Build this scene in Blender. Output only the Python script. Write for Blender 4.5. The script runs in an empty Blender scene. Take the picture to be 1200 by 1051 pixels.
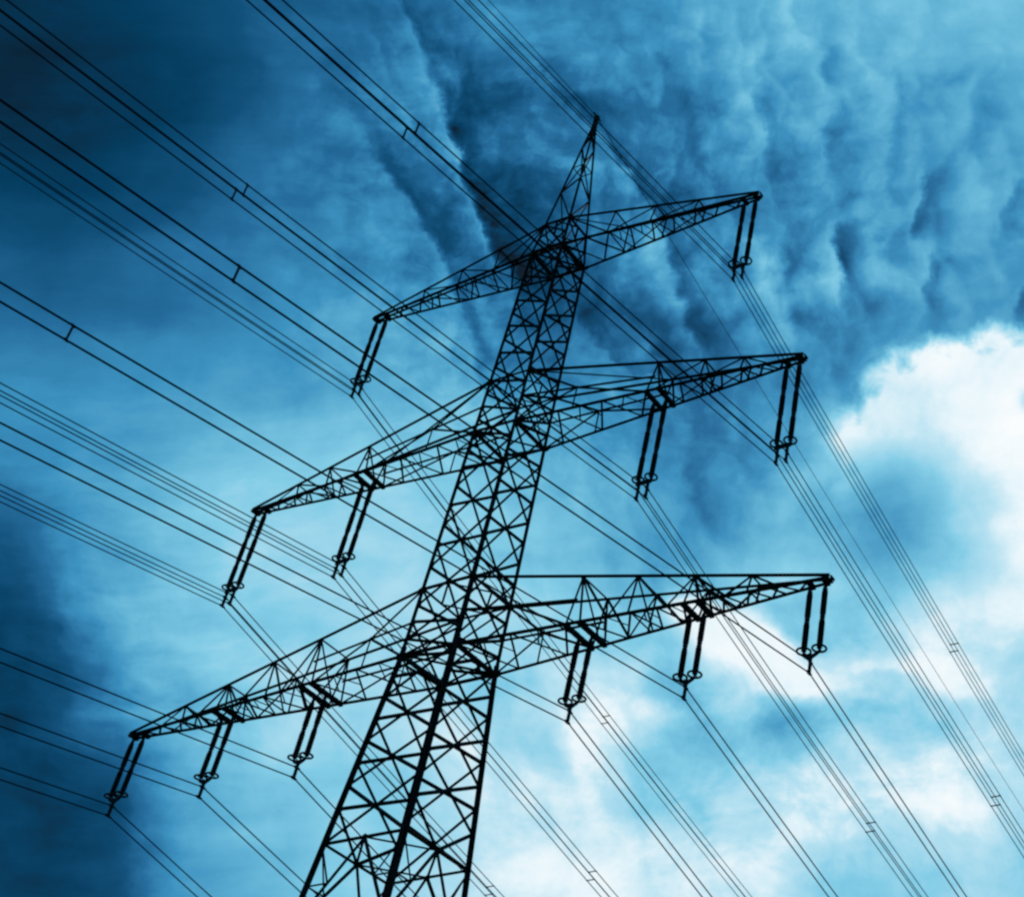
import bpy, bmesh, math, random
from mathutils import Vector, Matrix

SC = bpy.context.scene
COL = SC.collection
random.seed(7)

# ----------------------------------------------------------------------------
# camera
# ----------------------------------------------------------------------------
GROUND_TO_ARM = 31.0366            # height of the lowest crossarm above the ground
CAM_POS = Vector((38.2921, -38.6771, 1.6))
CAM_RIGHT = Vector((0.90072158, 0.43100849, 0.05415090))
CAM_DOWN = Vector((-0.24930887, 0.61499314, -0.74808323))
CAM_FWD = Vector((-0.35573266, 0.66031441, 0.66139183))
FOCAL = 1920.5524 / 1200.0         # focal length in picture widths

cam_data = bpy.data.cameras.new("camera")
cam = bpy.data.objects.new("camera", cam_data)
COL.objects.link(cam)
cam_data.sensor_fit = 'HORIZONTAL'
cam_data.sensor_width = 36.0
cam_data.lens = 36.0 * FOCAL
cam_data.shift_x = -457.0835 / 1200.0
cam_data.shift_y = -116.1966 / 1200.0
cam_data.clip_start = 0.1
cam_data.clip_end = 6000.0
_up, _back = -CAM_DOWN, -CAM_FWD
_m = Matrix((CAM_RIGHT, _up, _back)).transposed().to_4x4()
_m.translation = CAM_POS
cam.matrix_world = _m
SC.camera = cam

SC.view_settings.view_transform = 'Standard'
SC.view_settings.look = 'None'
SC.view_settings.exposure = 0.0
SC.view_settings.gamma = 1.0
SC.cycles.filter_width = 2.5

# ----------------------------------------------------------------------------
# sun: low-contrast light from behind the bright cumulus, beyond the pylon
# ----------------------------------------------------------------------------
def sky_dir(X, Y):
    """World direction of a point of the sky (reference-picture units)."""
    a = (X - 600.0 - 457.0835) / 1920.5524
    b = (Y - 525.5 + 116.1966) / 1920.5524
    return (CAM_FWD + CAM_RIGHT * a + CAM_DOWN * b).normalized()

SUN_DIR = sky_dir(1170, 520)
SUN_EL = math.asin(SUN_DIR.z)
SUN_AZ = math.atan2(SUN_DIR.x, SUN_DIR.y)
sun_data = bpy.data.lights.new("sun", 'SUN')
sun_data.energy = 0.8
sun_data.angle = math.radians(10.0)
sun_data.color = (1.0, 0.95, 0.88)
sun = bpy.data.objects.new("sun", sun_data)
COL.objects.link(sun)
sun.rotation_euler = SUN_DIR.to_track_quat('Z', 'Y').to_euler()
sun.location = (0, 0, 120)

# ----------------------------------------------------------------------------
# world: Nishita sky behind a procedural deck of cloud
# ----------------------------------------------------------------------------
world = bpy.data.worlds.new("World")
SC.world = world
world.use_nodes = True
world.cycles.sampling_method = 'MANUAL'
world.cycles.sample_map_resolution = 256
NT = world.node_tree
NT.nodes.clear()

def node(kind, **kw):
    n = NT.nodes.new(kind)
    for k, v in kw.items():
        setattr(n, k, v)
    return n

def plug(sock, val):
    if isinstance(val, bpy.types.NodeSocket):
        NT.links.new(val, sock)
    else:
        sock.default_value = val

def M(op, a, b=0.0, c=0.0, clamp=False):
    n = node('ShaderNodeMath', operation=op, use_clamp=clamp)
    for s, v in zip(n.inputs, (a, b, c)):
        plug(s, v)
    return n.outputs[0]

def V(op, a, b=(0, 0, 0), c=(0, 0, 0)):
    n = node('ShaderNodeVectorMath', operation=op)
    plug(n.inputs[0], a)
    if op == 'SCALE':
        plug(n.inputs['Scale'], b)
    else:
        plug(n.inputs[1], b)
        if op in ('MULTIPLY_ADD',):
            plug(n.inputs[2], c)
    return n.outputs['Value'] if op in ('DOT_PRODUCT', 'LENGTH', 'DISTANCE') else n.outputs[0]

def smooth(x, lo, hi, a=0.0, b=1.0):
    n = node('ShaderNodeMapRange', interpolation_type='SMOOTHSTEP')
    plug(n.inputs[0], x)
    for i, v in zip((1, 2, 3, 4), (lo, hi, a, b)):
        n.inputs[i].default_value = v
    return n.outputs[0]

def noise(vec, scale, detail=4.0, rough=0.55, dist=0.0, color=False):
    n = node('ShaderNodeTexNoise', noise_dimensions='2D')
    plug(n.inputs['Vector'], vec)
    n.inputs['Scale'].default_value = scale
    n.inputs['Detail'].default_value = detail
    n.inputs['Roughness'].default_value = rough
    n.inputs['Distortion'].default_value = dist
    return n.outputs['Color' if color else 'Fac']

def P(X, Y):
    return ((X - 600.0) / 600.0, (525.5 - Y) / 600.0)

def place(vec, X, Y, rx, ry, rot=0.0):
    n = node('ShaderNodeMapping', vector_type='TEXTURE')
    plug(n.inputs['Vector'], vec)
    u, v = P(X, Y)
    n.inputs['Location'].default_value = (u, v, 0)
    n.inputs['Rotation'].default_value = (0, 0, math.radians(rot))
    n.inputs['Scale'].default_value = (rx / 600.0, ry / 600.0, 1)
    return n.outputs[0]

def bump(vec, X, Y, rx, ry, rot=0.0):
    q = place(vec, X, Y, rx, ry, rot)
    return M('POWER', 0.36788, V('DOT_PRODUCT', q, q))

def after(vec, val):
    """The same vector, evaluated only once val is known (keeps the shader's stack small)."""
    return V('MULTIPLY_ADD', val, (1e-6, 1e-6, 0.0), vec)

def add_bumps(vec, items, level, sign=1.0):
    for k, (X, Y, ln, wd, rot, dep) in enumerate(items):
        if k % 5 == 0:
            local = after(vec, level)
        level = M('MULTIPLY_ADD', bump(local, X, Y, ln, wd, rot), sign * dep, level)
    return level

# sky coordinates: gnomonic about a fixed world direction
geo = node('ShaderNodeTexCoord').outputs['Generated']
dz = M('MAXIMUM', V('DOT_PRODUCT', geo, tuple(CAM_FWD)), 0.2)
K = 1920.5524 / 600.0
su = M('MULTIPLY_ADD', M('DIVIDE', V('DOT_PRODUCT', geo, tuple(CAM_RIGHT)), dz), K, 457.0835 / 600.0)
sv = M('MULTIPLY_ADD', M('DIVIDE', V('DOT_PRODUCT', geo, tuple(CAM_DOWN)), dz), -K, 116.1966 / 600.0)
comb = node('ShaderNodeCombineXYZ')
plug(comb.inputs[0], su)
plug(comb.inputs[1], sv)
S0 = comb.outputs[0]

def warp(vec, scale, amp, detail=2.0, rough=0.5):
    c = noise(vec, scale, detail, rough, color=True)
    return V('MULTIPLY_ADD', V('SUBTRACT', c, (0.5, 0.5, 0.5)), (amp, amp, 0), vec)

SA = warp(S0, 1.6, 0.16, 3.0)                 # broad billowing
SB = warp(SA, 6.0, 0.06, 4.0, 0.6)            # ragged edges

# broad light and dark of the cloud deck: rows of thickness profiles
ROWS = [
    [.07, .09, .16, .26, .36, .43, .46, .49, .55, .61, .64, .66, .66],
    [.04, .06, .13, .28, .40, .45, .43, .47, .50, .57, .60, .61, .61],
    [.10, .11, .19, .34, .41, .45, .42, .46, .48, .53, .55, .55, .54],
    [.30, .31, .36, .41, .45, .47, .44, .46, .48, .52, .53, .53, .52],
    [.43, .45, .47, .51, .55, .56, .51, .48, .47, .50, .51, .54, .55],
    [.48, .52, .60, .67, .71, .69, .64, .56, .47, .54, .72, .80, .86],
    [.28, .53, .67, .75, .78, .77, .71, .65, .53, .64, .74, .82, .92],
    [.11, .41, .67, .77, .79, .80, .78, .77, .76, .78, .78, .86, .91],
    [.12, .33, .61, .76, .80, .82, .86, .88, .84, .84, .86, .88, .84],
    [.11, .18, .52, .65, .73, .79, .88, .89, .85, .87, .87, .86, .82],
    [.10, .12, .48, .62, .72, .80, .90, .90, .87, .85, .82, .80, .78],
]
sep = node('ShaderNodeSeparateXYZ')
plug(sep.inputs[0], warp(S0, 2.8, 0.15, 5.0, 0.6))
cx = M('MULTIPLY_ADD', sep.outputs[0], 6.0 / 14.0, 7.0 / 14.0)          # column / 14
cy = M('MULTIPLY_ADD', sep.outputs[1], -600.0 / 105.0, 525.5 / 105.0)   # row
cy = M('MINIMUM', M('MAXIMUM', cy, 0.0), 10.0)
deck = None
for j, row in enumerate(ROWS):
    fc = node('ShaderNodeFloatCurve')
    fc.mapping.extend = 'HORIZONTAL'
    cur = fc.mapping.curves[0]
    pts = [(0.0, row[0])] + [((i + 1) / 14.0, v) for i, v in enumerate(row)] + [(1.0, row[-1])]
    cur.points[0].location = pts[0]
    cur.points[1].location = pts[-1]
    for p in pts[1:-1]:
        cur.points.new(*p)
    fc.mapping.update()
    fx = cx if deck is None else M('MULTIPLY_ADD', deck, 1e-6, cx)
    fy = cy if deck is None else M('MULTIPLY_ADD', deck, 1e-6, cy)
    plug(fc.inputs['Value'], fx)
    w = smooth(M('ABSOLUTE', M('SUBTRACT', fy, float(j))), 0.0, 1.0, 1.0, 0.0)
    deck = M('MULTIPLY', fc.outputs[0], w) if deck is None else M('MULTIPLY_ADD', fc.outputs[0], w, deck)
L = deck

# rolls of altocumulus: each roll ends in a lit edge with a furrow of shade beyond it
def edge(vec, pts, width, level, soft=7.0):
    """Deck edge through pts (row, column, depth): bright side left, shade fading out to the right."""
    s = node('ShaderNodeSeparateXYZ')
    plug(s.inputs[0], after(vec, level))
    y0, y1 = pts[0][0], pts[-1][0]
    t = M('MULTIPLY_ADD', s.outputs[1], -600.0 / (y1 - y0), (525.5 - y0) / (y1 - y0))
    x0 = min(p[1] for p in pts)
    xr = max(1.0, max(p[1] for p in pts) - x0)
    res = []
    for vals in ([(p[1] - x0) / xr for p in pts], [p[2] for p in pts]):
        fc = node('ShaderNodeFloatCurve')
        fc.mapping.extend = 'HORIZONTAL'
        c = fc.mapping.curves[0]
        q = [((p[0] - y0) / (y1 - y0), v) for p, v in zip(pts, vals)]
        c.points[0].location, c.points[1].location = q[0], q[-1]
        for e in q[1:-1]:
            c.points.new(*e)
        fc.mapping.update()
        plug(fc.inputs['Value'], t)
        res.append(fc.outputs[0])
    col = M('MULTIPLY_ADD', res[0], -xr / width, (600.0 - x0) / width)
    d = M('MULTIPLY_ADD', s.outputs[0], 600.0 / width, col)          # widths beyond the edge
    dp = M('MAXIMUM', d, 0.0)
    tail = M('MULTIPLY_ADD', M('POWER', 0.36788, M('MULTIPLY', dp, 2.6)), 0.55, M('MULTIPLY', M('POWER', 0.36788, M('MULTIPLY', dp, 0.85)), 0.5))
    rise = smooth(d, -soft / width, soft * 1.6 / width)
    lit = M('MULTIPLY', M('POWER', 0.36788, M('MULTIPLY', d, M('MULTIPLY', d, 3.0))), 0.16)
    prof = M('SUBTRACT', lit, M('MULTIPLY', tail, M('MULTIPLY', rise, 1.3)))
    return M('MULTIPLY_ADD', M('MULTIPLY', prof, M('MULTIPLY', res[1], 1.35)), ragged, level)

SE = warp(warp(S0, 3.2, 0.06, 3.0), 11.0, 0.065, 5.0, 0.62)
ragged = M('MULTIPLY_ADD', noise(SB, 6.0, 5.0, 0.6), 2.6, -0.2)
EDGES = [
    ([(-30, 455, 0), (30, 484, .14), (80, 502, .20), (130, 522, .26), (180, 540, .28), (230, 554, .25), (290, 584, .24), (340, 602, .2), (400, 612, .1), (460, 620, 0)], 70),
    ([(60, 345, 0), (110, 395, .05), (160, 428, .11), (210, 456, .15), (260, 490, .19), (300, 515, .19), (340, 536, .14), (390, 552, .12), (425, 560, .09), (480, 580, 0)], 50),
    ([(40, 600, 0), (100, 648, .11), (150, 690, .14), (200, 735, .15), (235, 758, .19), (270, 774, .18), (320, 786, .16), (370, 806, .17), (410, 825, .10), (460, 845, 0)], 52),
    ([(310, 655, 0), (350, 668, .12), (385, 684, .17), (410, 708, .14), (440, 745, .08), (480, 770, 0)], 60),
    ([(0, 872, 0), (60, 886, .06), (120, 893, .10), (160, 898, .12), (200, 906, .11), (240, 918, .05), (300, 935, 0)], 46),
    ([(50, 955, 0), (100, 967, .08), (140, 970, .11), (190, 974, .07), (250, 978, 0)], 36),
    ([(250, 1012, 0), (275, 992, .14), (300, 985, .22), (325, 984, .22), (345, 986, .15), (380, 988, 0)], 40),
    ([(170, 1115, 0), (205, 1093, .12), (235, 1084, .20), (260, 1080, .19), (290, 1074, 0)], 24),
    ([(300, 1103, 0), (322, 1092, .18), (345, 1086, .18), (368, 1082, .10), (400, 1080, .08), (430, 1080, 0)], 24),
    ([(200, 1202, 0), (232, 1189, .18), (258, 1182, .18), (285, 1178, 0)], 24),
    ([(325, 1205, 0), (345, 1193, .14), (370, 1187, .12), (395, 1184, 0)], 22),
    ([(470, 790, 0), (510, 800, .03), (550, 806, .05), (590, 820, .06), (625, 842, .05), (660, 870, 0)], 60),
    ([(-20, 420, 0), (30, 432, .05), (80, 450, .08), (130, 476, .07), (180, 500, .05), (230, 520, 0)], 30),
    ([(330, 715, 0), (360, 738, .08), (400, 762, .12), (440, 790, .09), (490, 815, 0)], 44),
    ([(60, 1035, 0), (110, 1046, .08), (160, 1042, .09), (210, 1030, .05), (250, 1025, 0)], 36),
    ([(70, 1130, 0), (120, 1140, .08), (160, 1138, .09), (190, 1130, 0)], 30),
    ([(250, 905, 0), (290, 915, .07), (340, 918, .09), (390, 925, .08), (440, 935, .06), (490, 940, 0)], 40),
    ([(90, 790, 0), (130, 800, .06), (170, 812, .07), (210, 820, .04), (250, 825, 0)], 50),
]
for pts, wd in EDGES:
    L = edge(SE, pts, wd, L)
FURROWS = [  # centre, half length, half width, tilt, depth
    (840, 480, 90, 50, -35, .05), (855, 620, 40, 26, -60, .05), (740, 500, 70, 40, -40, .03), (640, 340, 60, 40, -60, .08),
    (970, 262, 60, 9, 35, .09), (1040, 226, 50, 8, 10, .07), (1110, 110, 36, 12, 20, .08), (905, 215, 40, 20, 60, .06), (1010, 390, 40, 14, 50, .05), (1100, 190, 40, 12, 30, .05),
    (1010, 180, 40, 12, 20, .04), (1140, 160, 30, 12, 40, .05), (560, 240, 60, 40, 0, .05), (580, 130, 50, 16, 10, .05), (660, 200, 50, 14, 0, .05),
]
L = add_bumps(SB, FURROWS, L, -1.0)
CRESTS = [
    (505, 60, 60, 18, -70, .05), (640, 75, 50, 24, -50, .06), (868, 272, 30, 20, -60, .20), (888, 305, 30, 12, -80, .12),
    (805, 345, 30, 12, 10, .09), (800, 360, 26, 18, 0, .05), (1030, 290, 50, 30, -60, .06), (960, 300, 40, 50, 0, .05), (1000, 120, 60, 40, 0, .04), (1140, 220, 40, 50, 0, .04),
]
L = add_bumps(SB, CRESTS, L)

# fine structure: stretched fibres and billows, stronger in the upper deck
upper = bump(S0, 840, 250, 370, 350, 0)
lower = bump(S0, 930, 880, 460, 230, 0)
mapn = node('ShaderNodeMapping')
plug(mapn.inputs['Vector'], SA)
mapn.inputs['Scale'].default_value = (2.4, 10.0, 1)
mapn.inputs['Rotation'].default_value = (0, 0, math.radians(-6))
fib = M('SUBTRACT', noise(mapn.outputs[0], 1.0, 6.0, 0.62), 0.5)
bil = M('SUBTRACT', noise(SB, 5.0, 7.0, 0.6), 0.5)
big = M('SUBTRACT', noise(SA, 2.6, 6.0, 0.62), 0.5)
puffs = M('ABSOLUTE', M('SUBTRACT', noise(SB, 4.6, 3.0, 0.45), 0.5))       # rounded heads parted by creases
# many fine rows across the upper deck, each a small saw-tooth of light and shade
row_n = noise(warp(S0, 2.0, 0.2, 3.0), 2.2, 3.0, 0.55)
sx = node('ShaderNodeSeparateXYZ')
plug(sx.inputs[0], after(SE, L))
ph = M('MULTIPLY_ADD', sx.outputs[0], 9.5, M('MULTIPLY_ADD', sx.outputs[1], 2.6, M('MULTIPLY', row_n, 3.6)))
saw = M('FRACT', ph)
tooth = M('SUBTRACT', M('MULTIPLY', smooth(saw, 0.0, 1.0), smooth(saw, 1.0, 0.72)), 0.36)
fine = M('ABSOLUTE', M('SUBTRACT', noise(SE, 12.0, 4.0, 0.55), 0.5))
L = M('MULTIPLY_ADD', M('MULTIPLY', tooth, upper), M('MULTIPLY_ADD', noise(SA, 4.0, 2.0), 0.34, -0.07), L)
L = M('MULTIPLY_ADD', M('MULTIPLY', M('SUBTRACT', fine, 0.075), upper), 0.38, L)
L = M('MULTIPLY_ADD', fib, M('MULTIPLY_ADD', upper, 0.02, 0.13), L)
mid = bump(after(S0, L), 570, 230, 190, 260, 20)
L = M('MULTIPLY_ADD', M('MULTIPLY', fib, mid), 0.26, L)
L = M('MULTIPLY_ADD', M('MULTIPLY', bil, mid), 0.24, L)
L = M('MULTIPLY_ADD', M('MULTIPLY', M('SUBTRACT', fine, 0.075), mid), 0.30, L)
L = M('MULTIPLY_ADD', bil, M('MULTIPLY_ADD', upper, 0.26, 0.05), L)
L = M('MULTIPLY_ADD', M('MULTIPLY', M('SUBTRACT', puffs, 0.06), upper), 0.36, L)
L = M('MULTIPLY_ADD', M('MULTIPLY', big, lower), 0.40, L)
L = M('MULTIPLY_ADD', M('MULTIPLY', bil, lower), 0.46, L)
shore = bump(after(S0, L), 130, 800, 170, 260, -12)
L = M('MULTIPLY_ADD', M('MULTIPLY', bil, shore), 0.30, L)
L = M('MULTIPLY_ADD', M('MULTIPLY', fib, shore), 0.16, L)

# the cumulus head on the right, with a crisp rim on top and a soft underside
puff = M('SUBTRACT', noise(warp(S0, 9.0, 0.05, 3.0), 12.0, 6.0, 0.58), 0.5)
HEAD = [(1100, 486, 92), (1180, 474, 100), (1040, 508, 72), (1072, 470, 66), (1192, 424, 46), (1120, 434, 44), (1090, 560, 110), (1200, 570, 130)]
head = None
for X, Y, r in HEAD:
    q = place(SB if head is None else after(SB, head), X, Y, r, r)
    f = M('MULTIPLY', M('SUBTRACT', 1.0, V('LENGTH', q)), r / 100.0)
    head = f if head is None else M('MAXIMUM', head, f)
head = M('MULTIPLY_ADD', puff, 0.50, head)
hm = smooth(head, -0.05, 0.25)
hm = M('MULTIPLY', hm, smooth(sv, P(0, 640)[1], P(0, 490)[1]))
mixh = node('ShaderNodeMix', data_type='FLOAT')
plug(mixh.inputs['Factor'], hm)
plug(mixh.inputs['A'], L)
plug(mixh.inputs['B'], M('MULTIPLY_ADD', bil, 0.22, M('MULTIPLY_ADD', big, 0.16, 0.935)))
L = mixh.outputs['Result']
SHADES = [(1062, 592, 62, 70, 30, -.25), (1020, 555, 46, 60, 0, -.07), (1110, 655, 90, 50, 20, -.05), (1206, 462, 12, 14, 0, -.16), (1165, 520, 60, 80, 0, .05), (1195, 610, 50, 80, 0, .06), (940, 560, 40, 60, -60, .06)]
L = add_bumps(SA, SHADES, L)

# bright torn scraps below it and the grey-blue hollows between
HOLLOWS = [(800, 888, 60, 55, -50, .15), (860, 838, 80, 18, -5, .06), (620, 870, 40, 30, 0, .10), (590, 945, 40, 40, 0, .06), (1060, 850, 90, 30, -10, .06), (968, 722, 46, 30, 0, .10),
           (950, 690, 60, 22, -5, .08), (1200, 800, 36, 60, 0, .14), (775, 800, 30, 40, -60, .08), (1010, 930, 60, 30, -30, .05)]
L = add_bumps(SB, HOLLOWS, L, -1.0)
SCRAPS = [(920, 770, 170, 75, -20, .34), (855, 728, 70, 36, -25, .95), (905, 765, 55, 36, -30, .85), (815, 706, 45, 18, -10, .6), (960, 790, 60, 18, -10, .55), (1045, 770, 75, 15, -5, .62), (1112, 802, 40, 20, -40, .65),
          (762, 822, 38, 16, -5, .60), (640, 905, 100, 40, -30, .45), (700, 985, 130, 46, 0, .45), (892, 965, 80, 20, -30, .45), (625, 1015, 90, 36, 0, .55), (1150, 700, 60, 60, 0, .42), (985, 985, 60, 14, -30, .35), (1110, 900, 80, 20, 0, .35)]
scr = add_bumps(SB, SCRAPS, M('MULTIPLY', L, 0.0001))
scr = M('MULTIPLY_ADD', puff, 0.55, M('MULTIPLY_ADD', big, 0.5, scr))
smask = M('MULTIPLY', smooth(scr, 0.08, 1.10), 0.92)
mixc = node('ShaderNodeMix', data_type='FLOAT')
plug(mixc.inputs['Factor'], smask)
plug(mixc.inputs['A'], L)
plug(mixc.inputs['B'], M('MULTIPLY_ADD', bil, 0.18, 0.965))
L = mixc.outputs['Result']

# away from this part of the sky the deck is ordinary broken cloud
away = M('MAXIMUM', M('SUBTRACT', M('ABSOLUTE', su), 1.10), M('SUBTRACT', M('ABSOLUTE', sv), 0.97))
mixo = node('ShaderNodeMix', data_type='FLOAT')
plug(mixo.inputs['Factor'], smooth(away, 0.0, 0.45))
plug(mixo.inputs['A'], L)
plug(mixo.inputs['B'], M('MULTIPLY_ADD', bil, 0.25, M('MULTIPLY_ADD', big, 0.9, 0.5)))
L = mixo.outputs['Result']

ramp = node('ShaderNodeValToRGB')
plug(ramp.inputs[0], M('MULTIPLY', L, 1.0, clamp=True))
TONES = [(0.0, (7, 27, 42)), (.12, (0, 60, 95)), (.25, (14, 80, 122)), (.38, (36, 109, 157)), (.50, (60, 146, 192)),
         (.62, (96, 178, 213)), (.74, (132, 205, 231)), (.86, (184, 226, 242)), (.94, (232, 246, 252)), (1.0, (250, 253, 254))]
def lin(c):
    c = c / 255.0
    return c / 12.92 if c <= 0.04045 else ((c + 0.055) / 1.055) ** 2.4
els = ramp.color_ramp.elements
els[0].position, els[1].position = TONES[0][0], TONES[-1][0]
els[0].color = (*map(lin, TONES[0][1]), 1)
els[1].color = (*map(lin, TONES[-1][1]), 1)
for p, c in TONES[1:-1]:
    e = els.new(p)
    e.color = (*map(lin, c), 1)

nish = node('ShaderNodeTexSky', sky_type='NISHITA')
nish.sun_disc = False
nish.sun_elevation = SUN_EL
nish.sun_rotation = SUN_AZ
bg_sky = node('ShaderNodeBackground')
plug(bg_sky.inputs['Color'], nish.outputs[0])
bg_sky.inputs['Strength'].default_value = 0.06
bg_cloud = node('ShaderNodeBackground')
plug(bg_cloud.inputs['Color'], ramp.outputs[0])
bg_cloud.inputs['Strength'].default_value = 1.0
mixs = node('ShaderNodeMixShader')
mixs.inputs[0].default_value = 0.99
NT.links.new(bg_sky.outputs[0], mixs.inputs[1])
NT.links.new(bg_cloud.outputs[0], mixs.inputs[2])
out = node('ShaderNodeOutputWorld')
NT.links.new(mixs.outputs[0], out.inputs['Surface'])

# ----------------------------------------------------------------------------
# materials
# ----------------------------------------------------------------------------
def material(name, base, dark, rough=0.6, scale=3.0, metallic=0.0, spec=0.12):
    m = bpy.data.materials.new(name)
    m.use_nodes = True
    nt = m.node_tree
    b = nt.nodes['Principled BSDF']
    b.inputs['Roughness'].default_value = rough
    b.inputs['Metallic'].default_value = metallic
    b.inputs['Specular IOR Level'].default_value = spec
    tc = nt.nodes.new('ShaderNodeTexCoord')
    n = nt.nodes.new('ShaderNodeTexNoise')
    n.inputs['Scale'].default_value = scale
    n.inputs['Detail'].default_value = 5.0
    nt.links.new(tc.outputs['Object'], n.inputs['Vector'])
    r = nt.nodes.new('ShaderNodeValToRGB')
    r.color_ramp.elements[0].position = 0.35
    r.color_ramp.elements[1].position = 0.7
    r.color_ramp.elements[0].color = (*dark, 1)
    r.color_ramp.elements[1].color = (*base, 1)
    nt.links.new(n.outputs['Fac'], r.inputs[0])
    nt.links.new(r.outputs[0], b.inputs['Base Color'])
    return m

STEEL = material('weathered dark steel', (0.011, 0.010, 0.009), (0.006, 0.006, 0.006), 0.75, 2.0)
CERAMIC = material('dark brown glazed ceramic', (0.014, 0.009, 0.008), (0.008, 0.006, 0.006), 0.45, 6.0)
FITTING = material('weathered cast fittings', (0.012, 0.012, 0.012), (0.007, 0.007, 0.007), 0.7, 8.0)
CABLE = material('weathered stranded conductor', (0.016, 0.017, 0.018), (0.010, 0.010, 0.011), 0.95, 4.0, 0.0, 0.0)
CONCRETE = material('weathered concrete', (0.32, 0.31, 0.29), (0.20, 0.19, 0.18), 0.9, 4.0)
GRASS = material('rough meadow', (0.050, 0.075, 0.022), (0.030, 0.045, 0.014), 0.95, 0.25)

# ----------------------------------------------------------------------------
# mesh helpers
# ----------------------------------------------------------------------------
class Mesh:
    """Collects rolled-steel sections, plates and tubes into one mesh."""
    def __init__(self):
        self.v, self.f = [], []

    def _loops(self, rings, cap=True):
        b = len(self.v)
        n = len(rings[0])
        for r in rings:
            self.v.extend([tuple(p) for p in r])
        for k in range(len(rings) - 1):
            for i in range(n):
                j = (i + 1) % n
                self.f.append((b + k * n + i, b + k * n + j, b + (k + 1) * n + j, b + (k + 1) * n + i))
        if cap:
            self.f.append(tuple(b + i for i in range(n))[::-1])
            self.f.append(tuple(b + (len(rings) - 1) * n + i for i in range(n)))

    def angle(self, p, q, w, inward=None, t=None):
        """An equal-leg steel angle from p to q; its flanges open towards `inward`."""
        p, q = Vector(p), Vector(q)
        d = (q - p)
        if d.length < 1e-4:
            return
        d.normalize()
        ref = Vector(inward) if inward is not None else Vector((0, 0, 1))
        a = ref - d * ref.dot(d)
        if a.length < 1e-3:
            ref = Vector((0.3, 1, 0.2))
            a = ref - d * ref.dot(d)
        a.normalize()
        c = d.cross(a)
        a, c = (a + c).normalized(), (a - c).normalized()
        t = t or w * 0.16
        o = -(a + c) * (w * 0.32)
        prof = [(0, 0), (w, 0), (w, t), (t, t), (t, w), (0, w)]
        rings = [[e + o + a * x + c * y for x, y in prof] for e in (p, q)]
        self._loops(rings)

    def star(self, p, q, s, t=None):
        """Two angles back to back: a cross-shaped leg section, s wide over its flanges."""
        p, q = Vector(p), Vector(q)
        d = (q - p).normalized()
        a = Vector((1, 0, 0)) - d * d.x
        a.normalize()
        c = d.cross(a)
        h, t = s / 2, (t or s * .11) / 2
        prof = [(h, -t), (h, t), (t, t), (t, h), (-t, h), (-t, t), (-h, t), (-h, -t), (-t, -t), (-t, -h), (t, -h), (t, -t)]
        self._loops([[e + a * x + c * y for x, y in prof] for e in (p, q)])

    def box(self, p, q, wa, wb, ref=(0, 0, 1)):
        p, q = Vector(p), Vector(q)
        d = (q - p).normalized()
        ref = Vector(ref)
        a = ref - d * ref.dot(d)
        if a.length < 1e-3:
            a = Vector((1, 0, 0)) - d * d.x
        a.normalize()
        c = d.cross(a)
        prof = [(-1, -1), (1, -1), (1, 1), (-1, 1)]
        self._loops([[e + a * x * wa / 2 + c * y * wb / 2 for x, y in prof] for e in (p, q)])

    def plate(self, pts, n, t):
        """A flat plate with outline pts, thickness t along n."""
        n = Vector(n).normalized() * (t / 2)
        self._loops([[Vector(p) - n for p in pts], [Vector(p) + n for p in pts]])

    def gusset(self, c, n, size, t=0.02):
        n = Vector(n).normalized()
        u = Vector((0, 0, 1)) - n * n.z
        if u.length < 1e-3:
            u = Vector((1, 0, 0))
        u.normalize()
        w = n.cross(u)
        pts = [Vector(c) + (u * math.cos(k * math.pi / 3) + w * math.sin(k * math.pi / 3)) * size for k in range(6)]
        self.plate(pts, n, t)

    def tube(self, pts, r, sides=8):
        pts = [Vector(p) for p in pts]
        rings = []
        a = None
        for i, p in enumerate(pts):
            d = (pts[min(i + 1, len(pts) - 1)] - pts[max(i - 1, 0)]).normalized()
            if a is None:
                a = Vector((1, 0, 0)) if abs(d.x) < 0.9 else Vector((0, 1, 0))
            a = (a - d * a.dot(d)).normalized()
            c = d.cross(a)
            rr = r[i] if isinstance(r, (list, tuple)) else r
            rings.append([p + (a * math.cos(2 * math.pi * k / sides) + c * math.sin(2 * math.pi * k / sides)) * rr for k in range(sides)])
        self._loops(rings)

    def torus(self, c, n, R, r, seg=28, sides=8):
        c = Vector(c)
        n = Vector(n).normalized()
        u = Vector((1, 0, 0)) - n * n.x
        u.normalize()
        w = n.cross(u)
        b = len(self.v)
        for i in range(seg):
            d = u * math.cos(2 * math.pi * i / seg) + w * math.sin(2 * math.pi * i / seg)
            for k in range(sides):
                self.v.append(tuple(c + d * (R + r * math.cos(2 * math.pi * k / sides)) + n * r * math.sin(2 * math.pi * k / sides)))
        for i in range(seg):
            for k in range(sides):
                i2, k2 = (i + 1) % seg, (k + 1) % sides
                self.f.append((b + i * sides + k, b + i2 * sides + k, b + i2 * sides + k2, b + i * sides + k2))

    def build(self, name, mat, parent=None, smooth=False):
        me = bpy.data.meshes.new(name)
        me.from_pydata(self.v, [], self.f)
        bm = bmesh.new()
        bm.from_mesh(me)
        bmesh.ops.recalc_face_normals(bm, faces=bm.faces[:])
        bm.to_mesh(me)
        bm.free()
        if smooth:
            for p in me.polygons:
                p.use_smooth = True
        me.materials.append(mat)
        o = bpy.data.objects.new(name, me)
        COL.objects.link(o)
        o.parent = parent
        return o

def thing(name, label, category, loc=(0, 0, 0), group=None):
    o = bpy.data.objects.new(name, None)
    COL.objects.link(o)
    o.location = loc
    tag(o, label, category, group)
    return o

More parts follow.
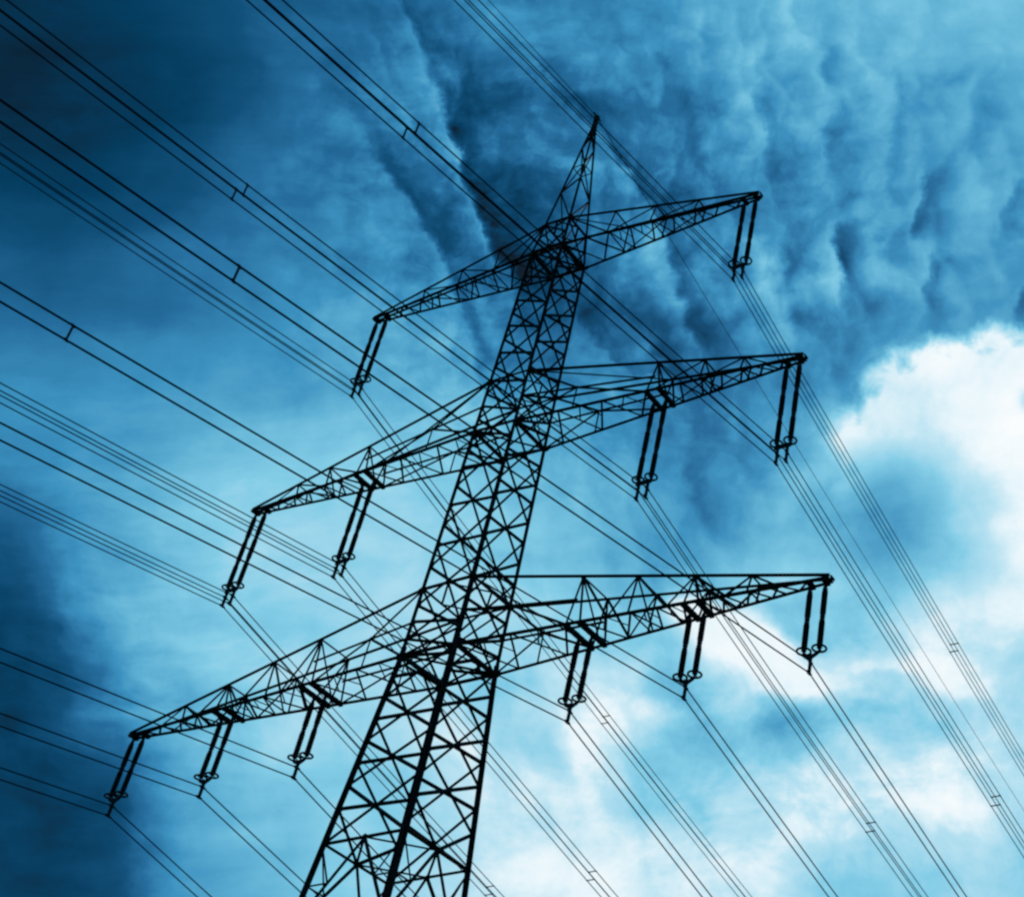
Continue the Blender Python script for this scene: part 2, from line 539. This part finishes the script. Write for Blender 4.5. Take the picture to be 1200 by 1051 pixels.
def tag(o, label, category, group=None):
    o['label'] = label
    o['category'] = category
    if group:
        o['group'] = group
    return o

def copy_thing(root, loc, label):
    r = root.copy()
    COL.objects.link(r)
    r.location = loc
    r['label'] = label
    for ch in list(root.children):
        c = ch.copy()
        COL.objects.link(c)
        c.parent = r
        for g in ch.children:
            d = g.copy()
            COL.objects.link(d)
            d.parent = c
    return r

# ----------------------------------------------------------------------------
# ground: a meadow out to the horizon, below the picture
# ----------------------------------------------------------------------------
bm = bmesh.new()
R_STEPS = [0, 6, 14, 26, 45, 75, 120, 200, 340, 600, 1100, 2000, 3600]
prev = None
for k, rad in enumerate(R_STEPS):
    ring = []
    n = 48 if k else 1
    for i in range(n):
        a = 2 * math.pi * i / n
        x, y = rad * math.cos(a), rad * math.sin(a)
        z = 0.0 if rad < 80 else -0.0012 * (rad - 80) + 1.5 * math.sin(x * 0.011) * math.cos(y * 0.013)
        ring.append(bm.verts.new((x, y, z)))
    if prev:
        for i in range(n):
            j = (i + 1) % n
            if len(prev) == 1:
                bm.faces.new((prev[0], ring[i], ring[j]))
            else:
                bm.faces.new((prev[i], ring[i], ring[j], prev[j]))
    prev = ring
me = bpy.data.meshes.new('ground')
bm.to_mesh(me)
bm.free()
me.materials.append(GRASS)
ground = bpy.data.objects.new('ground', me)
COL.objects.link(ground)
ground['kind'] = 'structure'

# ----------------------------------------------------------------------------
# the pylon
# ----------------------------------------------------------------------------
Z3 = GROUND_TO_ARM
Z3T, Z2, Z2T, Z1, Z1T, ZP = Z3 + 2.8295, Z3 + 10.2312, Z3 + 12.8863, Z3 + 20.2823, Z3 + 22.152, Z3 + 29.95
WX3, WY3, WX1, WY1 = 1.2001, 1.1451, 0.7996, 0.8425
FLARE = 0.06745                       # spread of each leg per metre below the lowest crossarm

def half_width(z):
    if z >= Z1:
        t = max(0.0, (ZP - 0.9 - z) / (ZP - 0.9 - Z1))
        return (WX1 * t + 0.07 * (1 - t), WY1 * t + 0.07 * (1 - t))
    if z >= Z3:
        t = (z - Z3) / (Z1 - Z3)
        return (WX3 + (WX1 - WX3) * t, WY3 + (WY1 - WY3) * t)
    return (WX3 + FLARE * (Z3 - z), WY3 + FLARE * (Z3 - z))

def corner(sx, sy, z):
    wx, wy = half_width(z)
    return Vector((sx * wx, sy * wy, z))

pylon = thing('lattice_pylon', 'tall dark steel lattice pylon with three crossarms against the cloudy blue sky', 'pylon')
CORNERS = [(-1, -1), (1, -1), (1, 1), (-1, 1)]
FACES = [((-1, -1), (1, -1)), ((1, -1), (1, 1)), ((1, 1), (-1, 1)), ((-1, 1), (-1, -1))]

# legs: heavy angles, lighter in each section upwards, spliced with plates
for sx, sy in CORNERS:
    m = Mesh()
    secs = [(0.35, Z3 - 14, .33), (Z3 - 14, Z3 - .2, .24), (Z3 - .2, Z2, .168), (Z2, Z1, .15), (Z1, ZP - .9, .11)]
    for z0, z1, w in secs:
        m.star(corner(sx, sy, z0), corner(sx, sy, z1), w)
    for z, w in ((Z3 - 14, .30), (Z3, .25), (Z2, .18), (Z1, .14), (Z3 - 8.6, .26), (Z3 + 6.2, .17)):
        m.box(corner(sx, sy, z - .35), corner(sx, sy, z + .35), w * .72, w * .72, (sx, sy, 0))
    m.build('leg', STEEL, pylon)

# lattice of the body: crossed braces on all four faces, the side faces half a panel out of step
def levels(z0, z1, n, ratio=1.0):
    hs = [ratio ** k for k in range(n)]
    out = [z0]
    for v in hs:
        out.append(out[-1] + (z1 - z0) * v / sum(hs))
    return out

ZRING = Z3 - 7.2
UP = [Z3, Z3 + 1.42] + levels(Z3T, Z2, 4, .97) + [Z2 + 1.33] + levels(Z2T, Z1, 5, .97) + [Z1T]
SIDE_NODES = [Z3 - 5.95, Z3 - 4.25, Z3 - 2.55, Z3 - .85]
FRONT_NODES = [ZRING, Z3 - 5.1, Z3 - 3.4, Z3 - 1.7, Z3] + [(p + q) / 2 for p, q in zip(UP[:-1], UP[1:])] + [Z1T]

def brace_w(z):
    return .096 if z < Z3 else (.09 if z < Z2 else (.084 if z < Z1 else .074))

def crossed(m, a, b, z0, z1, na):
    w = brace_w(z0)
    p0, q0, p1, q1 = corner(*a, z0), corner(*b, z0), corner(*a, z1), corner(*b, z1)
    t = (q0 - p0).length / ((q0 - p0).length + (q1 - p1).length)
    X = p0 + (q1 - p0) * t
    m.angle(p0 + na * w * .35, q1 + na * w * .35, w, -na)
    m.angle(q0 - na * w * .1, p1 - na * w * .1, w, -na)
    m.gusset(X + na * w * .2, na, w * .8)
    m.gusset(p0 + (X - p0) * .05, na, w * 1.15)
    m.gusset(q0 + (X - q0) * .05, na, w * 1.15)

def vee(m, a, b, zn, zm, na):
    w = brace_w(zn)
    mid = (corner(*a, zm) + corner(*b, zm)) / 2
    for c in (a, b):
        m.angle(corner(*c, zn), mid, w, -na)
    m.gusset(mid, na, w * 1.5)

for k, (a, b) in enumerate(FACES):
    m = Mesh()
    na = Vector((a[0] + b[0], a[1] + b[1], 0)).normalized()
    if k % 2:                                  # side faces
        for nodes in (SIDE_NODES, UP):
            for z0, z1 in zip(nodes[:-1], nodes[1:]):
                crossed(m, a, b, z0, z1, na)
        vee(m, a, b, SIDE_NODES[-1], Z3, na)
        vee(m, a, b, SIDE_NODES[0], ZRING, na)
    else:
        for z0, z1 in zip(FRONT_NODES[:-1], FRONT_NODES[1:]):
            crossed(m, a, b, z0, z1, na)
    # body below: tall K panels with redundants down to the footings
    zs = [ZRING, ZRING - 2.9, ZRING - 6.3, ZRING - 10.3, ZRING - 15.0, 0.4]
    for i, (z1, z0) in enumerate(zip(zs[:-1], zs[1:])):
        p0, q0, p1, q1 = corner(*a, z0), corner(*b, z0), corner(*a, z1), corner(*b, z1)
        mid = (p1 + q1) / 2
        w = .095
        m.angle(p1, q1, w * .75, -na)
        m.angle(p0, mid, w, -na)
        m.angle(q0, mid, w, -na)
        m.gusset(mid, na, .13)
        for c0, cc in ((p0, a), (q0, b)):
            on_d = c0 + (mid - c0) * .5
            m.angle(on_d, corner(*cc, z0 + (z1 - z0) * .5), w * .5, -na)
            m.angle(on_d, corner(*cc, z1 - (z1 - z0) * .04), w * .55, -na)
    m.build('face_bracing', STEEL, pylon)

# plan frames across the body at the crossarm levels
for z, w in ((Z3, .13), (Z3T, .085), (Z2, .11), (Z2T, .075), (Z1, .14), (Z1T, .10), (ZRING, .09)):
    m = Mesh()
    cs = [corner(sx, sy, z) for sx, sy in CORNERS]
    for i in range(4):
        m.angle(cs[i], cs[(i + 1) % 4], w * 1.05, (0, 0, 1))
    mids = [(cs[i] + cs[(i + 1) % 4]) / 2 for i in range(4)]
    dz_ = Vector((0, 0, w * .25))
    if z in (Z3, Z2, Z1):
        m.angle(cs[0] + dz_, cs[2] + dz_, w * .7, (0, 0, 1))
        m.angle(cs[1] - dz_, cs[3] - dz_, w * .7, (0, 0, 1))
        # heavy cross girders between the two arms' inner ends
        m.box(cs[0] + Vector((.02, .1, .02)), cs[3] + Vector((.02, -.1, .02)), w * .9, w * 1.2)
        m.box(cs[1] + Vector((-.02, .1, .02)), cs[2] + Vector((-.02, -.1, .02)), w * .9, w * 1.2)
    else:
        for i in range(4):
            m.angle(mids[i], mids[(i + 1) % 4], w * .7, (0, 0, 1))
    m.build('plan_frame', STEEL, pylon)

# the earth-wire peak
m = Mesh()
b = levels(Z1T, ZP - 1.2, 4, .8)
for j, (z0, z1) in enumerate(zip(b[:-1], b[1:])):
    for k, (a, c) in enumerate(FACES):
        na = Vector((a[0] + c[0], a[1] + c[1], 0)).normalized()
        p0, q0, p1, q1 = corner(*a, z0), corner(*c, z0), corner(*a, z1), corner(*c, z1)
        if (j + k) % 2:
            m.angle(p0, q1, .06, -na)
        else:
            m.angle(q0, p1, .06, -na)
        if j % 2:
            m.angle(p1, q1, .05, -na)
m.tube([(0, 0, ZP - 1.25), (0, 0, ZP + .02)], [.15, .12], 8)
m.gusset((0, 0, ZP - .9), (0, 1, 0), .18, .03)
m.gusset((0, 0, ZP - 1.0), (1, 0, 0), .18, .03)
peak = m.build('peak', STEEL, pylon)
m = Mesh()
m.box((-.12, 0, ZP - .02), (.12, 0, ZP - .02), .14, .16)
m.tube([(0, -.28, ZP + .03), (0, .28, ZP + .03)], .05, 8)
m.build('wire_clamp', FITTING, peak)

for sx, sy in CORNERS:
    m = Mesh()
    c = corner(sx, sy, 0.35)
    m._loops([[c + Vector((x * .55, y * .55, -1.2)) for x, y in ((-1, -1), (1, -1), (1, 1), (-1, 1))],
              [c + Vector((x * .55, y * .55, -.02)) for x, y in ((-1, -1), (1, -1), (1, 1), (-1, 1))],
              [c + Vector((x * .40, y * .40, .12)) for x, y in ((-1, -1), (1, -1), (1, 1), (-1, 1))]])
    m.build('footing', CONCRETE, pylon)

# crossarms -------------------------------------------------------------------
TIPW = .13
def cross_arm(side, z, zt, length, hangers, tops, wch, half_gap):
    """side -1/+1; hangers: x of the insulator sets; tops: x of the upper chord nodes."""
    wxb, wyb = half_width(z)
    wxt, wyt = half_width(zt)
    tip_x = length + half_gap + .18
    def B(x, sy):                              # lower chord
        t = (x - wxb) / (tip_x - wxb)
        return Vector((side * x, sy * (wyb + (TIPW - wyb) * t), z))
    def T(x, sy):                              # upper chord
        t = (x - wxt) / (tip_x - wxt)
        return Vector((side * x, sy * (wyt + (TIPW - wyt) * t), zt + (z + .10 - zt) * t))
    arm = Mesh()
    for sy in (-1, 1):
        arm.star(B(wxb, sy), B(tip_x, sy), wch * (1.45 if sy < 0 else 1.2), wch * .22)
        arm.star(T(wxt, sy), T(tip_x, sy), wch * 1.12, wch * .2)
        arm.gusset(B(wxb + .15, sy), (0, 1, 0), wch * 1.5, .025)
        arm.gusset(T(wxt + .12, sy), (0, 1, 0), wch * 1.3, .025)
    arm.plate([B(tip_x + .05, -1), B(tip_x + .05, 1), T(tip_x + .05, 1), T(tip_x + .05, -1)], (1, 0, 0), .04)
    arm_o = arm.build('cross_arm', STEEL, pylon)
    # hanger girders: pairs of channels across the arm that carry the strings
    for hx in hangers:
        for dx in (-half_gap, half_gap):
            h = Mesh()
            x = hx + dx
            p, q = B(x, -1), B(x, 1)
            for e in (-.055, .055):
                h.box(p + Vector((e, 0, -.03)), q + Vector((e, 0, -.03)), .14, .045)
            n = max(2, int((q - p).length / .3))
            for k in range(n + 1):
                c = p + (q - p) * (k / n)
                h.box(c + Vector((-.08, 0, -.03)), c + Vector((.08, 0, -.03)), .15, .08)
            h.build('hanger_girder', STEEL, arm_o)
    # side bracing
    wb = wch * .72
    nodes = [wxb] + [x for hx in hangers[:-1] for x in (hx - half_gap, hx + half_gap)]
    for sy in (-1, 1):
        s = Mesh()
        nn = (0, -sy, 0)
        x1 = tops[0]
        # first bay: half-height strut, K bracing
        legmid = (corner(side, sy, z) + corner(side, sy, zt)) / 2
        postmid = (B(x1, sy) + T(x1, sy)) / 2
        if len(hangers) > 1:
            s.angle(legmid, postmid, wb * 1.15, nn)
        kx = wxb + (x1 - wxb) * .42
        K = legmid + (postmid - legmid) * .42
        if len(hangers) > 1:
            s.angle(K, T(wxt, sy), wb, nn)
            s.angle(K, B(wxb, sy), wb, nn)
            s.angle(K, B(kx, sy), wb * .8, nn)
            s.angle(K, B(x1 - half_gap, sy), wb, nn)
            s.gusset(K, (0, 1, 0), wb * 1.1)
        else:
            s.angle(T(wxt, sy), B(x1, sy), wb * .9, nn)
        for i, tx in enumerate(tops):
            top = T(tx, sy)
            near_h = [hx for hx in hangers[:-1] if abs(hx - tx) < .4]
            if near_h:
                s.angle(top, B(near_h[0] - half_gap, sy), wb, nn)
                s.angle(top, B(near_h[0] + half_gap, sy), wb, nn)
            else:
                s.angle(top, B(tx - .12, sy), wb, nn)
            if len(hangers) < 3:                 # upper arms: posts and one run of diagonals
                if i + 1 < len(tops):
                    s.angle(B(tx, sy), T(tops[i + 1], sy), wb * .85, nn)
                elif len(hangers) == 2:
                    s.angle(top, B(tx + (tip_x - tx) * .45, sy), wb * .7, nn)
            elif i + 1 < len(tops):
                nx = tops[i + 1]
                mx = (tx + nx) / 2
                s.angle(top, B(mx + .2, sy), wb, nn)
                s.angle(B(mx + .2, sy), T(nx, sy), wb * .9, nn)
            else:
                ex = tx + (tip_x - tx) * .38
                s.angle(B(tx - (tx - (tops[i - 1] if i else wxb)) * .45, sy), top, wb * .9, nn)
                s.angle(top, B(ex, sy), wb * .8, nn)
            s.gusset(top - Vector((0, 0, .06)), (0, 1, 0), wch * .75, .02)
        s.build('side_bracing', STEEL, arm_o)
    # bracing in the lower plane and the upper plane, cross frames at the posts
    lw = Mesh()
    xs = [wxb]
    marks = sorted(set([wxb] + [h - half_gap for h in hangers] + [h + half_gap for h in hangers[:-1]] + [t for t in tops if all(abs(t - h) > .5 for h in hangers)]))
    for x0, x1 in zip(marks[:-1], marks[1:]):
        if x1 - x0 < half_gap * 2.3:
            continue
        width = 2 * abs(B((x0 + x1) / 2, 1).y)
        n = max(2, int(round((x1 - x0) / max(.55, width * .62))))
        n += n % 2
        for k in range(n):
            xa, xb = x0 + (x1 - x0) * k / n, x0 + (x1 - x0) * (k + 1) / n
            s_ = 1 if k % 2 else -1
            lw.angle(B(xa, s_), B(xb, -s_), wb * .85, (0, 0, 1))
            if width > 1.1:
                c = (B(xa, s_) + B(xb, -s_)) / 2
                lw.angle(c, B(xb, s_) if k % 2 == 0 else B(xa, -s_), wb * .55, (0, 0, 1))
        if x1 in tops:
            lw.angle(B(x1, -1), B(x1, 1), wb * .8, (0, 0, 1))
    lw.build('plan_bracing', STEEL, arm_o)
    for i, tx in enumerate(tops):
        cf = Mesh()
        cf.angle(T(tx, -1), T(tx, 1), wb * .9, (0, 0, -1))
        if i < len(tops) - 1 and len(hangers) > 1:
            cf.angle(T(tx, -1), B(tx + .1, 1), wb * .8, (0, 0, -1))
        if i == 0 and len(hangers) < 3:
            cf.angle(T(wxt, -1), T(tx, 1), wb * .8, (0, 0, -1))
        cf.build('cross_frame', STEEL, arm_o)
    return arm_o

HG = 0.2781
ARM3, ARM2, ARM1 = [5.9033, 10.4232, 15.0], [7.1106, 12.9481], [9.7676]
for side in (-1, 1):
    cross_arm(side, Z3, Z3T, 15.0, ARM3, [5.9, 8.15, 10.42, 12.6], .100, HG)
    cross_arm(side, Z2, Z2T, 12.9481, ARM2, [7.11, 9.2, 10.9], .102, HG)
    cross_arm(side, Z1, Z1T, 9.7676, ARM1, [3.1, 5.2, 7.3], .096, HG)

# ----------------------------------------------------------------------------
# insulator sets
# ----------------------------------------------------------------------------
def long_rod(x, z0, z1, units):
    """A string of ribbed long-rod insulators with metal caps between them."""
    m = Mesh()
    L = (z0 - z1) / units
    for u in range(units):
        a = z0 - u * L
        pts, rad = [], []
        def add(z, r):
            pts.append((x, 0, z))
            rad.append(r)
        add(a, .045); add(a - .03, .05); add(a - .031, .088); add(a - .12, .088); add(a - .121, .065)
        n = 13
        h = (L - .28) / n
        for k in range(n):
            t = a - .14 - k * h
            add(t, .066); add(t - h * .25, .106); add(t - h * .45, .106); add(t - h * .6, .066)
        add(a - L + .121, .065); add(a - L + .12, .088); add(a - L + .031, .088); add(a - L + .03, .05); add(a - L, .045)
        m.tube(pts, rad, 10)
    return m

def make_set(kind, SL, YK, RL):
    """kind 'twin' or 'quad'. Origin: middle of the hanger girders."""
    r = thing('insulator_set', 'x', 'insulator', (0, 0, 0), 'suspension insulator sets under the crossarms')
    yoke_z = -SL - YK * .45
    for s in (-1, 1):
        top = Mesh()
        top.box((s * HG, 0, -.06), (s * HG, 0, -.30), .05, .10, (1, 0, 0))
        top.tube([(s * HG - .07, 0, -.24), (s * HG + .07, 0, -.24)], .035, 6)
        top.build('shackle', FITTING, r)
        long_rod(s * HG, -.28, -SL + .02, 2 if kind == 'twin' else 3).build('insulator_string', CERAMIC, r)
        g = Mesh()
        g.torus((s * HG, 0, -SL + .04), (0, 0, 1), .225, .038)
        g.tube([(s * HG, -.215, -SL + .04), (s * HG, .215, -SL + .04)], .016, 6)
        g.build('guard_ring', FITTING, r, True)
    y = Mesh()
    y.tube([(-HG, 0, -SL + .05), (-HG, 0, -SL - .10)], .04, 8)
    y.tube([(HG, 0, -SL + .05), (HG, 0, -SL - .10)], .04, 8)
    if kind == 'twin':
        y.plate([(-HG - .07, 0, -SL - .06), (-HG + .02, 0, -SL - .16), (-.07, 0, yoke_z - .06), (.07, 0, yoke_z - .06), (HG - .02, 0, -SL - .16), (HG + .07, 0, -SL - .06),
                 (HG - .04, 0, -SL - .03), (0.08, 0, yoke_z + .09), (-.08, 0, yoke_z + .09), (-HG + .04, 0, -SL - .03)], (0, 1, 0), .05)
    else:
        y.plate([(-HG - .08, 0, -SL - .04), (-HG - .06, 0, yoke_z - .02), (HG + .06, 0, yoke_z - .02), (HG + .08, 0, -SL - .04)], (0, 1, 0), .05)
    y.build('yoke_plate', FITTING, r)
    zc = -SL - YK - RL / 2
    xs = [0.0] if kind == 'twin' else [-.2, .2]
    for x in xs:
        d = Mesh()
        d.box((x, 0, yoke_z), (x, 0, zc - .24), .075, .10, (1, 0, 0))
        dd = d.build('drop_bar', FITTING, r)
        for zz in (.2, -.2):
            c = Mesh()
            c.tube([(x, -.15, zc + zz), (x, -.07, zc + zz - .015), (x, .07, zc + zz - .015), (x, .15, zc + zz)], [.03, .05, .05, .03], 8)
            c.build('wire_clamp', FITTING, dd)
    return r, zc

quad_long, ZC2 = make_set('quad', 3.8797, .4635, .374)
quad_short, ZC1 = make_set('quad', 3.7897, .4635, .374)
twin, ZC3 = make_set('twin', 2.5686, .4635, .2288)

SETS = [
    (twin, -15.0, Z3, 'twin string insulator set at the left tip of the lowest crossarm'),
    (twin, -10.4232, Z3, 'twin string insulator set middle of three under the left side of the lowest crossarm'),
    (twin, -5.9033, Z3, 'twin string insulator set next to the pylon body under the left lowest crossarm'),
    (twin, 5.9033, Z3, 'twin string insulator set next to the pylon body under the right lowest crossarm'),
    (twin, 10.4232, Z3, 'twin string insulator set middle of three under the right side of the lowest crossarm'),
    (twin, 15.0, Z3, 'twin string insulator set at the right tip of the lowest crossarm'),
    (quad_long, -12.9481, Z2, 'long insulator set at the left tip of the middle crossarm'),
    (quad_long, -7.1106, Z2, 'long insulator set halfway along the left side of the middle crossarm'),
    (quad_long, 7.1106, Z2, 'long insulator set halfway along the right side of the middle crossarm'),
    (quad_long, 12.9481, Z2, 'long insulator set at the right tip of the middle crossarm'),
    (quad_short, -9.7676, Z1, 'long insulator set at the left tip of the topmost crossarm'),
    (quad_short, 9.7676, Z1, 'long insulator set at the right tip of the topmost crossarm'),
]
placed = set()
for proto, x, z, label in SETS:
    if proto.name not in placed:
        placed.add(proto.name)
        proto.location = (x, 0, z)
        proto['label'] = label
    else:
        copy_thing(proto, (x, 0, z), label)

# ----------------------------------------------------------------------------
# conductors: each wire runs through its clamp and sags away on both sides
# ----------------------------------------------------------------------------
# bearing, slope at the clamp and curvature of each side's sag
SPAN = {
    'A1R': {'near': (0.008431, 0.182494, 9.8e-05), 'far': (-0.014471, 0.213944, 0.000565)},
    'A2R': {'near': (0.010249, 0.184779, 0.000273), 'far': (0.000822, 0.213978, 0.000389)},
    'A2r': {'near': (0.010552, 0.182486, 0.000269), 'far': (-0.018279, 0.202246, 0.000669)},
    'A1L': {'near': (0.00942, 0.181931, 0.000191), 'far': (-0.014645, 0.223641, 0.000535)},
    'A3R': {'near': (0.00818, 0.185894, 9.5e-05), 'far': (-0.002636, 0.213635, 0.000436)},
    'A3r': {'near': (0.007801, 0.185832, 6.4e-05), 'far': (-0.00499, 0.216543, 0.000436)},
    'A3i': {'near': (0.006639, 0.19041, 4.7e-05), 'far': (-0.011607, 0.227016, 0.000459)},
    'A2l': {'near': (0.007637, 0.185796, 9.3e-05), 'far': (-0.010382, 0.224139, 0.000473)},
    'A2L': {'near': (0.007812, 0.185946, 0.000117), 'far': (-0.008376, 0.219667, 0.000475)},
    'A3l': {'near': (0.009979, 0.175989, 0.000123), 'far': (-0.007443, 0.220467, 0.000442)},
    'A3m': {'near': (0.009769, 0.176675, 0.000127), 'far': (0.001837, 0.190736, 0.000438)},
    'A3L': {'near': (0.010559, 0.171418, 0.000128), 'far': (-0.002277, 0.202399, 0.000443)},
    'E': {'near': (0.00549, 0.146008, 0.000479), 'far': (-0.009316, 0.210736, 0.000448)},
}
ENDS = {'A1R': (9.7676, Z1 + ZC1), 'A1L': (-9.7676, Z1 + ZC1), 'A2R': (12.9481, Z2 + ZC2), 'A2L': (-12.9481, Z2 + ZC2),
        'A2r': (7.1106, Z2 + ZC2), 'A2l': (-7.1106, Z2 + ZC2), 'A3R': (15.0, Z3 + ZC3), 'A3L': (-15.0, Z3 + ZC3),
        'A3r': (10.4232, Z3 + ZC3), 'A3m': (-10.4232, Z3 + ZC3), 'A3i': (5.9033, Z3 + ZC3), 'A3l': (-5.9033, Z3 + ZC3), 'E': (0.0, ZP + .03)}

def on_wire(key, side, s, dx=0.0, dz=0.0):
    al, k1, k2 = SPAN[key][side]
    x0, z0 = ENDS[key]
    sg = -1 if side == 'near' else 1
    s0, s1 = (60.0, 150.0) if side == 'near' else (105.0, 190.0)
    z = z0 - k1 * s + k2 * s * s
    if s > s0:                                # beyond the view the span levels out to its lowest point
        c = max(0.0, (k1 - 2 * k2 * s1) / (2 * (s1 - s0)))
        z += c * (s - s0) ** 2
    return Vector((x0 + dx + s * math.sin(al), sg * s * math.cos(al), z + dz))

def wire(key, dx, dz, radius, name, label, category, group):
    ss = [0, .3, 1, 2, 4, 7, 10] + [14 + 5 * k for k in range(44)]
    pts = [on_wire(key, 'near', s, dx, dz) for s in reversed(ss[1:])] + [on_wire(key, 'far', s, dx, dz) for s in ss]
    m = Mesh()
    m.tube(pts, radius, 6)
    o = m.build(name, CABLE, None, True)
    tag(o, label, category, group)
    return o

WHERE = {
    'A1L': 'bundle hanging from the left tip of the topmost crossarm',
    'A1R': 'bundle hanging from the right tip of the topmost crossarm',
    'A2L': 'bundle hanging from the left tip of the middle crossarm',
    'A2l': 'bundle hanging halfway along the left middle crossarm',
    'A2r': 'bundle hanging halfway along the right middle crossarm',
    'A2R': 'bundle hanging from the right tip of the middle crossarm',
    'A3L': 'pair hanging from the left tip of the lowest crossarm',
    'A3m': 'pair at the middle insulators of the left lowest crossarm',
    'A3l': 'pair beside the pylon body under the left lowest crossarm',
    'A3i': 'pair beside the pylon body under the right lowest crossarm',
    'A3r': 'pair at the middle insulators of the right lowest crossarm',
    'A3R': 'pair hanging from the right tip of the lowest crossarm',
}
GROUP = 'high voltage wires carried by the pylon'
for key, where in WHERE.items():
    if '3' in key:
        for dz, u in ((.2, 'upper'), (-.2, 'lower')):
            wire(key, 0.0, dz, .0235, 'conductor_wire', f'{u} wire of the {where}', 'wire', GROUP)
    else:
        for dx, h in ((-.2, 'left'), (.2, 'right')):
            for dz, u in ((.2, 'upper'), (-.2, 'lower')):
                wire(key, dx, dz, .021, 'conductor_wire', f'{u} {h} wire of the {where}', 'wire', GROUP)
wire('E', 0.0, 0.0, .017, 'earth_wire', 'single thin earth wire running over the very top of the pylon', 'wire', None)

# spacers that hold the wires of a bundle apart
SPACERS = [
    ('A2R', 'near', 19.61, 'left and right'), ('A2r', 'near', 19.66, 'left and right'), ('A3R', 'near', 23.816, 'pair'), ('A3r', 'near', 23.816, 'pair'),
    ('A1R', 'far', 22.18, 'top and bottom'), ('A2R', 'far', 19.346, 'top and bottom'), ('A2r', 'far', 20.18, 'top and bottom'),
    ('A1L', 'far', 22.015, 'top and bottom'), ('A2l', 'far', 19.68, 'top and bottom'), ('A2L', 'far', 19.68, 'top and bottom'),
]
SHORT = {'A2R': 'four wires of the right middle crossarm tip', 'A2r': 'inner four wires of the right middle crossarm',
         'A3R': 'wire pair of the right lowest crossarm tip', 'A3r': 'wire pair of the right lowest crossarm middle',
         'A1R': 'four wires of the right top crossarm', 'A1L': 'four wires of the left top crossarm',
         'A2l': 'inner four wires of the left middle crossarm', 'A2L': 'four wires of the left middle crossarm tip'}
def spacer(p, q, label):
    c = (p + q) / 2
    m = Mesh()
    p, q = p - c, q - c
    m.box(p, q, .038, .036, (0, 1, 0))
    o = m.build('bundle_spacer', FITTING)
    o.location = c
    tag(o, label, 'spacer', 'spacers clamped between bundled wires')
    for e in (p, q):
        k = Mesh()
        k.tube([e + Vector((0, -.06, 0)), e + Vector((0, .06, 0))], .03, 8)
        k.build('spacer_clamp', FITTING, o)
    return o

for key, side, s, how in SPACERS:
    where = SHORT[key]
    tow = 'overhead' if side == 'near' else 'beyond the pylon'
    if how == 'pair':
        spacer(on_wire(key, side, s, 0, .2), on_wire(key, side, s, 0, -.2), f'upright spacer bar {tow} on the {where}')
    elif how == 'left and right':
        for dx, h, ds in ((-.2, 'left', 0.0), (.2, 'right', 0.0)):
            spacer(on_wire(key, side, s + ds, dx, .2), on_wire(key, side, s + ds, dx, -.2), f'{h} spacer bar {tow} on the {where}')
    else:
        for dz, u in ((.2, 'upper'), (-.2, 'lower')):
            spacer(on_wire(key, side, s, -.2, dz), on_wire(key, side, s, .2, dz), f'{u} spacer bar {tow} on the {where}')
